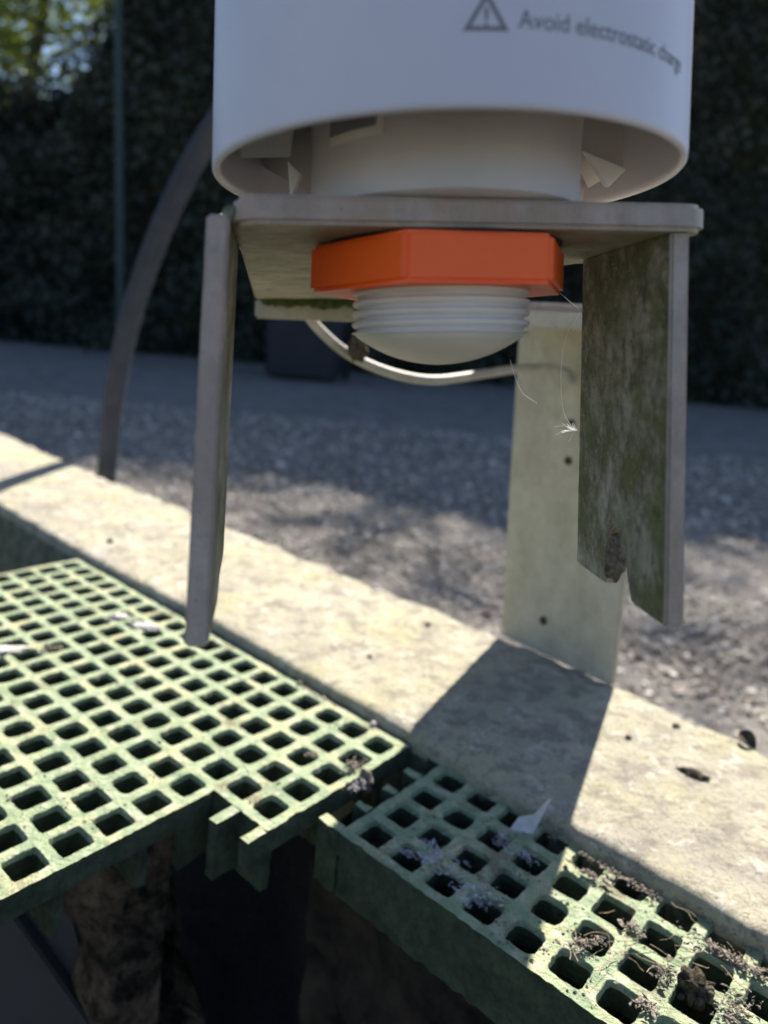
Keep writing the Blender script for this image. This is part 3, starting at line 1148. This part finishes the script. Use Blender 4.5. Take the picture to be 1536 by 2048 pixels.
def crumbs(name, loc, r3, mat, label, cat, seed, rot=0.0, n=70):
    bm = bmesh.new()
    for b_ in range(n):
        s_ = rng.uniform(.0003, .0008) * (2.2 if rng.random() < .15 else 1)
        b2 = rock(s_ * 1.3, s_ * rng.uniform(.3, .7), s_ * rng.uniform(.2, .5), seed + b_, 1, .9)
        bmesh.ops.rotate(b2, verts=b2.verts, cent=(0, 0, 0), matrix=Matrix.Rotation(rng.uniform(0, 6.3), 3, 'Z') @ Matrix.Rotation(rng.uniform(-.8, .8), 3, 'X'))
        bmesh.ops.translate(b2, verts=b2.verts, vec=Vector((rng.gauss(0, .5) * r3[0], rng.gauss(0, .5) * r3[1], abs(rng.gauss(0, .6)) * r3[2])))
        me = bpy.data.meshes.new('t')
        b2.to_mesh(me); b2.free()
        bm.from_mesh(me)
        bpy.data.meshes.remove(me)
    o = from_bm(name, bm, mat)
    o.location = loc
    o.rotation_euler = (0, 0, rot)
    return tag(o, label, cat)


def fibres(name, centre, spread, n, length, rad, mat, label, cat, flat=.3, curl=.5, seg=4, aniso=None):
    s_ = Soup()
    c = Vector(centre)
    for i in range(n):
        p = c + Vector((rng.gauss(0, spread[0]), rng.gauss(0, spread[1]), abs(rng.gauss(0, spread[2]))))
        d = Vector((rng.gauss(0, 1), rng.gauss(0, 1), rng.gauss(0, flat)))
        if aniso: d += aniso
        d.normalize()
        L = length * rng.uniform(.4, 1.3)
        path = [p]
        for k in range(6):
            d = (d + Vector((rng.gauss(0, curl), rng.gauss(0, curl), rng.gauss(0, curl * flat)))).normalized()
            path.append(path[-1] + d * L / 6)
        v, f = tube(path, rad * rng.uniform(.6, 1.3), seg, False)
        s_.add(v, f)
    o = obj(name, s_.v, s_.f, mat)
    return tag(o, label, cat, kind='stuff' if n > 60 else None)


# mud nest on the cable
n_ = lump('mud_nest', (-0.0142, 0.4410, 0.2235), (0.0052, 0.0050, 0.0098), M['mud'], 'dark crumbly mud nest stuck on the thin pale cable', 'nest', 4, bits=10)
# pale lump with the notch wall's sunlight in its colour, and weed fibres
lump('lit_notch_patch', lw(0.0984, 0.2022, -0.0530), (0.0030, 0.0030, 0.0072), M['pale_mud_and_lit_notch'], 'pale patch coloured like the sunlit cut wall of the notch at the foot of the right bracket leg', 'mud', 6, bits=4, amp=.3)
# dark bits on the kerb
for i, (x, y, r, lb) in enumerate((( -0.2411, 0.7079, .0035, 'small black crumb on the kerb nearest the far end of the large grating'),
                                   (0.0546, 0.5794, .0024, 'tiny dark crumb on the kerb just left of the steel post foot'),
                                   (0.0105, 0.515, .0016, 'very small dark speck alone in the middle of the sunlit kerb'),
                                   (0.166, 0.440, .0020, 'small dark pellet on the kerb at the right side of the post shadow'),
                                   (0.201, 0.458, .0024, 'dark crumb near the outer kerb edge right of the post'))):
    lump('dirt_crumb', (x, y, KT + r * .3), (r, r * .8, r * .6), M['bark_bit'], lb, 'crumb', 20 + i, sub=2, group='dirt crumbs on the kerb')
lump('moss_clump', (0.1915, 0.4086, KT + .0008), (0.0062, 0.0026, 0.0018), M['bark_bit'], 'ragged dark moss clump lying on the sunlit kerb', 'moss', 31, rot=-.5, bits=14, amp=.7)
# curled dead leaf on the outer kerb edge


def dead_leaf(loc, size, rot, mat, label):
    V, F = [], []
    nu, nv = 12, 6
    for i in range(nu + 1):
        t = i / nu
        w = math.sin(math.pi * min(1, t * 1.02)) ** .7 * .42
        for j in range(nv + 1):
            s_ = j / nv * 2 - 1
            V.append(((t - .5) * size, s_ * w * size, size * (.30 * abs(s_) ** 1.6 * w * 2 + .10 * math.sin(t * 5 + s_))))
    for i in range(nu):
        for j in range(nv):
            a = i * (nv + 1) + j
            F.append((a, a + 1, a + nv + 2, a + nv + 1))
    o = obj('dead_leaf', V, F, mat, smooth=True)
    sol = o.modifiers.new('thick', 'SOLIDIFY')
    sol.thickness = .0004
    o.location = loc
    o.rotation_euler = rot
    return tag(o, label, 'leaf')


dead_leaf((0.2395, 0.4460, KT + .0020), 0.012, (0.5, 0.3, -1.1), M['bark_bit'], 'curled dark dead leaf on the outer kerb edge, right of the post')
# white fluff on the large grating
lump('seed_fluff', (-0.155, 0.5455, 0.0005), (0.010, 0.004, 0.0014), M['fluff'], 'white fluffy tuft on the large grating beside the kerb', 'fluff', 41, rot=-.2, bits=12, amp=.8)
lump('seed_fluff', (-0.178, 0.556, 0.0005), (0.007, 0.004, 0.0018), M['fluff'], 'smaller white tuft on the large grating, next to the long one', 'fluff', 43, rot=.3, bits=8, amp=.8)
lump('seed_fluff', (-0.232, 0.488, 0.0008), (0.012, 0.005, 0.0018), M['fluff'], 'white and brown fluffy mass at the left side of the large grating', 'fluff', 42, rot=.5, bits=16, amp=.8)
crumbs('dirt_clump', (-0.202, 0.497, 0.0008), (0.008, 0.004, 0.0024), M['pale_mud_and_lit_notch'], 'brown crumbly clump beside the white fluff on the large grating', 'dirt', 44, rot=.3, n=72)
lump('white_pellet', (0.0146, 0.4400, 0.0012), (0.0018, 0.0016, 0.0015), M['fluff'], 'tiny white pellet on a grating bar near the kerb', 'pellet', 45, sub=2, amp=.15)
# dirt along the cut end of the large grating
for i, (a_, b_, r, lb) in enumerate(((-.02, 0, .0055, 'pale crumbly dirt on the cut end bar of the large grating'), (0, 0, 0, ''))):
    if r:
        crumbs('dirt_clump', (0.0043, 0.3950, 0.0012), (0.0072, 0.0035, 0.0022), M['pale_mud_and_lit_notch'], lb, 'dirt', 50 + i, rot=.7, n=84)
lump('dirt_clump', (0.0120, 0.3925, -0.004), (0.0032, 0.0030, 0.006), M['pale_mud_and_lit_notch'], 'crumbly dirt lump hanging in the gap between the two gratings', 'dirt', 52, rot=.7, bits=10, amp=.7)
crumbs('dirt_clump', (-0.0185, 0.4030, 0.0008), (0.0030, 0.0022, 0.0018), M['pale_mud_and_lit_notch'], 'small brown clump on a bar near the cut end of the large grating', 'dirt', 53, n=48)
lump('dirt_clump', (0.1392, 0.2790, 0.0000), (0.0058, 0.0046, 0.0048), M['mud'], 'dark woolly clump of dirt resting on the narrow grating strip', 'dirt', 54, bits=18, amp=.8)
crumbs('dirt_clump', (0.1300, 0.2850, -0.0008), (0.0062, 0.0036, 0.0022), M['pale_mud_and_lit_notch'], 'pale dry crust next to the dark clump on the narrow grating', 'dirt', 55, n=84, rot=.8)
crumbs('dirt_clump', (0.1012, 0.2935, -0.0002), (0.0105, 0.0022, 0.0020), M['pale_mud_and_lit_notch'], 'long twiggy crumb of dry dirt across the narrow grating cells', 'dirt', 56, n=132, rot=.25)
crumbs('dirt_clump', (0.1240, 0.3060, -0.0010), (0.0045, 0.0026, 0.0014), M['pale_mud_and_lit_notch'], 'thin brown crust on a bar of the narrow grating near the kerb', 'dirt', 57, n=72, rot=-.6)
crumbs('dirt_clump', (0.1150, 0.3330, -0.0008), (0.0080, 0.0016, 0.0014), M['pale_mud_and_lit_notch'], 'dry crust along the first sunlit cell of the narrow grating', 'dirt', 58, n=96, rot=-.6)
crumbs('dirt_clump', (0.1585, 0.2960, -0.0010), (0.0120, 0.0030, 0.0018), M['pale_mud_and_lit_notch'], 'thatch of brown dirt on the narrow grating next to the kerb', 'dirt', 59, n=144, rot=-.7)
crumbs('dirt_clump', (0.1180, 0.2700, -0.0010), (0.0040, 0.0030, 0.0016), M['pale_mud_and_lit_notch'], 'small crust of dirt beside the lowest visible cells of the narrow grating', 'dirt', 60, n=84)
fibres('dry_stems', (0.108, 0.2945, -0.0005), (.010, .004, .0012), 14, .011, .00014, M['straw'], 'loose dry stems tangled with the twiggy crumb on the narrow grating', 'stems', curl=.22)
fibres('dry_stems', (0.146, 0.293, -0.0005), (.018, .010, .0012), 18, .013, .00012, M['straw'], 'fine dry stems scattered over the narrow grating by the kerb', 'stems', curl=.22)
# dusty webs: thin sagging sheets with ragged holes
kw = NT('ragged_web_sheet', 0.95, 0.05)
kw.col(kw.mix(kw.noise(300), (0.42, 0.38, 0.40), (0.62, 0.58, 0.62)))
a_n = kw.noise(170, 7, 0.8, lo=0.42, hi=0.62, dist=1.5)
kw.t.links.new(kw.mul(a_n, 0.75), kw.b.inputs['Alpha'])


def web(cx, cy, sx, sy, rot, label, seed):
    V, F = [], []
    n_ = 36
    c_, s_ = math.cos(rot), math.sin(rot)
    for j in range(n_ + 1):
        for i in range(n_ + 1):
            u, v = i / n_ * 2 - 1, j / n_ * 2 - 1
            x, y = u * sx, v * sy
            V.append((cx + x * c_ - y * s_, cy + x * s_ + y * c_, -0.0016 + .0022 * noise.fractal(Vector((u * 3, v * 3, seed)), 1, 2, 4)))
    for j in range(n_):
        for i in range(n_):
            u, v = (i + .5) / n_ * 2 - 1, (j + .5) / n_ * 2 - 1
            if math.hypot(u, v) > .75 + .45 * noise.fractal(Vector((u * 2.5, v * 2.5, seed + 4)), 1, 2, 3): continue
            if noise.noise(Vector((u * 5, v * 5, seed + 8))) < -.18: continue
            a = j * (n_ + 1) + i
            F.append((a, a + 1, a + n_ + 2, a + n_ + 1))
    tag(obj('cobweb', V, F, kw.m, smooth=True), label, 'cobweb')


web(.047, .336, .020, .011, -.6, 'dusty grey cobweb over the shaded cells near the cut end of the narrow grating', 1)
web(.062, .317, .013, .009, -.2, 'dense grey cobweb over two shaded cells on the pit side of the narrow grating', 2)
web(.083, .348, .015, .008, -.7, 'thin cobweb round the plastic scrap on the narrow grating', 3)
web(.006, .385, .010, .006, .8, 'scrap of cobweb bridging the gap between the two gratings', 4)
for i, (x, y, a_, n_, lb) in enumerate(((.170, .286, -.71, 260, 'matted strip of soil and thatch along the kerb side of the narrow grating'),
                                        (.128, .334, -.71, 150, 'thin line of soil crumbs between the narrow grating and the kerb'),
                                        (-.02, .468, -.71, 120, 'line of dry soil crumbs between the large grating and the kerb'),
                                        (.150, .270, .86, 160, 'soil crumbs strewn over the lowest right bars of the narrow grating'))):
    crumbs('soil_strip', (x, y, -.0005), (.024, .0022, .0012) if i < 3 else (.012, .006, .001), M['pale_mud_and_lit_notch'], lb, 'soil', 90 + i * 300, rot=a_, n=n_)
# litter of fine grains on both gratings
gs = Soup()
base_r = None
for i in range(5200):
    if rng.random() < .5:
        a_, b_ = rng.uniform(-.33, .05), rng.uniform(-.08, .19)
        p = Vector((-0.1296, 0.3097, 0)) + A * a_ + Bv * b_
        if b_ > .187 or a_ > .0 and b_ < .08: continue
        ci, cj = a_ / PITCH, b_ / PITCH
    else:
        a_, b_ = rng.uniform(-.008, .24), rng.uniform(-.011, .071)
        p = Vector((0.0176, 0.3502, -0.002)) + A * a_ + Bv * b_
        ci, cj = a_ / PITCH, b_ / PITCH
    fx, fy = abs(ci - round(ci)), abs(cj - round(cj))
    if max(fx, fy) < .385: continue
    if noise.noise(p * 40) < rng.uniform(-.3, .5): continue
    r = rng.uniform(.0002, .0008) * (1.6 if rng.random() < .1 else 1)
    vv = [p + Vector((r * rng.uniform(.6, 1.4) * x, r * rng.uniform(.6, 1.4) * y, r * .8 * z + r * .3)) for x, y, z in ((1, 0, 0), (-1, 0, 0), (0, 1, 0), (0, -1, 0), (0, 0, 1), (0, 0, -1))]
    gs.add(vv, [(0, 2, 4), (2, 1, 4), (1, 3, 4), (3, 0, 4), (2, 0, 5), (1, 2, 5), (3, 1, 5), (0, 3, 5)])
tag(obj('grit', gs.v, gs.f, M['pale_mud_and_lit_notch']), 'fine brown grit scattered over the grating bars', 'grit', kind='stuff')
# plastic scrap standing on the narrow grating
bm = prism([(0, 0), (.011, .001), (.0125, .004), (.0185, .0185), (.0165, .0175), (.011, .0095), (.004, .006)], -.0003, .0003, lambda p, q, h: (p, h + .0016 * math.sin(p * 300), q), 0)
o = from_bm('plastic_scrap', bm, M['shard'])
o.location = (0.0828, 0.362, -0.0025)
o.rotation_euler = (math.radians(-6), 0, math.radians(-14))
o.scale = (1.0, 1.0, 1.05)
tag(o, 'pointed scrap of cloudy plastic film standing in the shade by the kerb', 'scrap')
# spider silk
silk_sets = [([(.0905, .222, -.0005), (.0925, .223, -.005), (.0955, .2236, -.012)], None)]


def silk(pts, label):
    v, f = tube(catmull([lw(*p) for p in pts], 8), .00007, 5)
    tag(obj('silk_thread', v, f, M['silk'], smooth=True), label, 'silk')


silk([(.0690, .212, .0010), (.0705, .212, -.0035), (.0730, .212, -.0085), (.0775, .212, -.0115)], 'loose silk thread hanging in the air right of the lens cone')
silk([(.0952, .2240, .0165), (.0908, .2240, .0085), (.0895, .2240, -.0025), (.0905, .2240, -.014), (.0935, .2240, -.0195)], 'bowed silk thread along the back edge of the right leg')
silk([(.0885, .226, .0235), (.0915, .2245, .0205), (.0950, .2242, .0180)], 'short silk thread under the plate at the top of the right leg')
fibres('seed_hair', lw(.0945, .2235, -.0205), (.0003, .0003, .0004), 22, .0055, .00006, M['silk'], 'bright tuft of seed hairs caught on the edge of the right leg', 'seed', flat=.7, curl=.25, aniso=Vector((-1.4, 0, .2)))

# ------------------------------------------------------------------ things inside the tank
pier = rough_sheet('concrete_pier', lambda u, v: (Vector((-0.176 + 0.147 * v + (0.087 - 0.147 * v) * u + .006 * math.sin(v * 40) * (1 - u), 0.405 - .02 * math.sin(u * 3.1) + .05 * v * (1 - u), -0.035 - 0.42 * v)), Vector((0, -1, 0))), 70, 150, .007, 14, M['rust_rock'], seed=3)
sol = pier.modifiers.new('thick', 'SOLIDIFY'); sol.thickness = .05; sol.offset = 1
tag(pier, 'rough brown concrete pier under the cut front edge of the large grating', 'pier')
bm = prism([(-0.40, -0.055), (-0.165, -0.055), (-0.04, -0.42), (-0.40, -0.42)], 0.42, 0.44, lambda x, z, y: (x, y, z), .002)
chn = from_bm('grey_panel', bm, M['slate'])
tag(chn, 'smooth dark grey panel below the front left of the large grating', 'panel')
bm = prism([(-0.222, -0.060), (-0.218, -0.060), (0.0, -0.32), (-0.006, -0.32)], 0.412, 0.4195, lambda x, z, y: (x, y, z), .001)
from_bm('panel_rim', bm, M['slate'], chn)

# ------------------------------------------------------------------ background
HY = 7.0


def leaves(name, pts, size, mat, parent, tone):
    N = len(pts)
    base = np.array([(-.5, 0, 0), (0, -.28, .06), (.5, 0, 0), (0, .28, .06)])
    q = npr.randn(N, 4)
    q /= np.linalg.norm(q, axis=1)[:, None]
    w, x, y, z = q.T
    R = np.stack([np.stack([1 - 2 * (y * y + z * z), 2 * (x * y - z * w), 2 * (x * z + y * w)], -1),
                  np.stack([2 * (x * y + z * w), 1 - 2 * (x * x + z * z), 2 * (y * z - x * w)], -1),
                  np.stack([2 * (x * z - y * w), 2 * (y * z + x * w), 1 - 2 * (x * x + y * y)], -1)], 1)
    s_ = size * (0.6 + 0.8 * npr.rand(N))
    V = np.einsum('nij,kj->nki', R, base) * s_[:, None, None] + pts[:, None, :]
    F = np.arange(N * 4).reshape(N, 4)
    o = np_mesh(name, V.reshape(-1, 3), F, mat, parent)
    at_ = o.data.attributes.new('tone', 'FLOAT', 'FACE')
    at_.data.foreach_set('value', tone.astype(np.float32))
    return o


def htop(x):
    # crown line of the hedge; low at the far left where the tree stands
    t = 1 / (1 + math.exp(-(x + 2.8) * 5))
    return 2.15 + t * 3.9 + .5 / (1 + math.exp(-(x - 3.2) * 4)) + .14 * noise.noise(Vector((x * 1.1, 0, 0))) + .14 * noise.noise(Vector((x * 4, 2, 0)))


def hfront(x, z):
    return HY + .30 * noise.noise(Vector((x * .8, z * .8, 1))) + .22 * noise.noise(Vector((x * 2.6, z * 2.6, 5))) + .05 * max(0, z) ** 1.3


hedge = empty('hedge', Matrix.Translation((0, HY + .5, GZ)))
tag(hedge, 'tall dark shaded hedge closing the yard behind the sensor', 'hedge')
V, F = [], []
nx, nz = 150, 56
for k in range(nz + 1):
    for i in range(nx + 1):
        x = -7.5 + 15 * i / nx
        tt = k / nz
        zt = htop(x) - .04
        z = GZ + (zt - GZ) * tt
        V.append((x, hfront(x, z) + .28 - HY - .5 + (.9 * max(0, tt - .93) / .07 if tt > .93 else 0), z - GZ))
for k in range(nz):
    for i in range(nx):
        a = k * (nx + 1) + i
        F.append((a, a + 1, a + nx + 2, a + nx + 1))
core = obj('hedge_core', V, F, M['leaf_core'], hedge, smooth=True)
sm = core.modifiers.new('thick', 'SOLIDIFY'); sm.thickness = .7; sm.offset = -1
P = []
tn = []
while len(P) < 75000:
    x = npr.uniform(-7, 7)
    z = npr.uniform(GZ, htop(x) + .04)
    c = noise.fractal(Vector((x * 1.5, z * 1.5, 9)), 1, 2, 3)
    y = hfront(x, z) + .26 - abs(npr.randn()) * .16 * (1 + c)
    P.append((x, y - HY - .5, z - GZ))
    tn.append(min(1, max(0, .4 + c * .6 + npr.randn() * .2)))
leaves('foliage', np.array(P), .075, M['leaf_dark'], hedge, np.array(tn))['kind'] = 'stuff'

# tree at the far left whose thin crown lets the sky through
tree = empty('tree', Matrix.Translation((-4.1, 8.2, GZ)))
tag(tree, 'leafy tree with sunlit open crown rising over the hedge at the upper left', 'tree')
tp_ = catmull([(0, 0, 0), (.05, 0, 1.2), (-.05, .05, 2.4), (.10, 0, 3.6), (.05, .1, 5.2)], 8)
v, f = tube(tp_, lambda t: .13 * (1 - t * .75), 12)
obj('trunk', v, f, M['bark'], tree, smooth=True)
br_s = []
for i in range(16):
    p0 = tp_[int(len(tp_) * (.42 + .5 * i / 16))]
    a_ = i * 2.4
    L = rng.uniform(.9, 1.9)
    e = p0 + Vector((math.cos(a_) * L, math.sin(a_) * L * .6, L * rng.uniform(.15, .7)))
    m_ = p0.lerp(e, .5) + Vector((0, 0, -.1))
    v, f = tube(catmull([p0, m_, e], 5), lambda t: .035 * (1 - t * .8), 6)
    obj('branch', v, f, M['bark'], tree, smooth=True)
    br_s.append((p0, m_, e))
P, tn = [], []
while len(P) < 13000:
    p0, m_, e = br_s[npr.randint(len(br_s))]
    t = npr.rand() ** .6
    c = p0.lerp(e, t)
    q = c + Vector(npr.randn(3) * .26)
    if q.x + (-4.1) > -1.2: continue
    cl = noise.noise(q * 2.3)
    if cl < npr.uniform(-.35, .15): continue
    P.append(tuple(q)); tn.append(min(1, max(0, .5 + cl + npr.randn() * .2)))
leaves('crown', np.array(P), .075, M['leaf_tree'], tree, np.array(tn))['kind'] = 'stuff'

# green fence post
fp = empty('fence_post', Matrix.Translation((-2.11, 6.1, GZ)) @ Matrix.Rotation(math.radians(-5.3), 4, 'Y'))
tag(fp, 'slim dark green metal fence post in front of the hedge', 'post')
from_bm('post_tube', box_bm(-.03, .03, -.03, .03, -.05, 3.4, .006), M['fence_post'], fp)
from_bm('post_cap', box_bm(-.036, .036, -.036, .036, 3.401, 3.43, .006), M['fence_post'], fp)

# wheeled bin in the shade by the hedge
bn = empty('wheeled_bin', Matrix.Translation((-.60, 5.95, GZ)))
tag(bn, 'dark navy wheeled bin standing in the shade before the hedge', 'bin')
bm = bmesh.new()
for z_, s_ in ((0.02, .255), (.88, .31)):
    for sx, sy in ((-1, -1), (1, -1), (1, 1), (-1, 1)):
        bm.verts.new((sx * s_ * 1.06, sy * s_, z_))
bm.verts.ensure_lookup_table()
vv = bm.verts
bm.faces.new((vv[0], vv[1], vv[2], vv[3])); bm.faces.new((vv[4], vv[5], vv[6], vv[7]))
for i in range(4): bm.faces.new((vv[i], vv[(i + 1) % 4], vv[4 + (i + 1) % 4], vv[4 + i]))
bmesh.ops.recalc_face_normals(bm, faces=bm.faces)
bmesh.ops.bevel(bm, geom=list(bm.edges), offset=.03, segments=3, affect='EDGES')
from_bm('body', bm, M['bin'], bn, smooth=40)
from_bm('lid', box_bm(-.35, .35, -.34, .34, .885, .94, .02), M['bin'], bn, smooth=40)
from_bm('handle', box_bm(-.26, .26, .36, .39, .84, .87, .008), M['bin'], bn, smooth=40)
for sx in (-1, 1):
    v, f = tube([Vector((sx * .29, .27, .10)), Vector((sx * .34, .27, .10))], .10, 20)
    obj('wheel', v, f, M['gasket'], bn)

# pale stones and leaves lying in the shaded yard
for i, (x, y, r) in enumerate(((-.31, 2.55, .022), (-2.6, 5.0, .03), (.05, 2.6, .014), (.9, 2.9, .016))):
    lump('pale_stone', (x, y, GZ + r * .4), (r, r * .8, r * .6), M['fluff'],
         ('pale stone in the shaded yard left of the sensor cone', 'pale stone in the shaded yard far to the left of the hose', 'small pale stone in the shade under the sensor cone', 'small pale stone in the yard beyond the right leg')[i], 'stone', 70 + i, sub=2, amp=.2, group='pale stones in the yard')
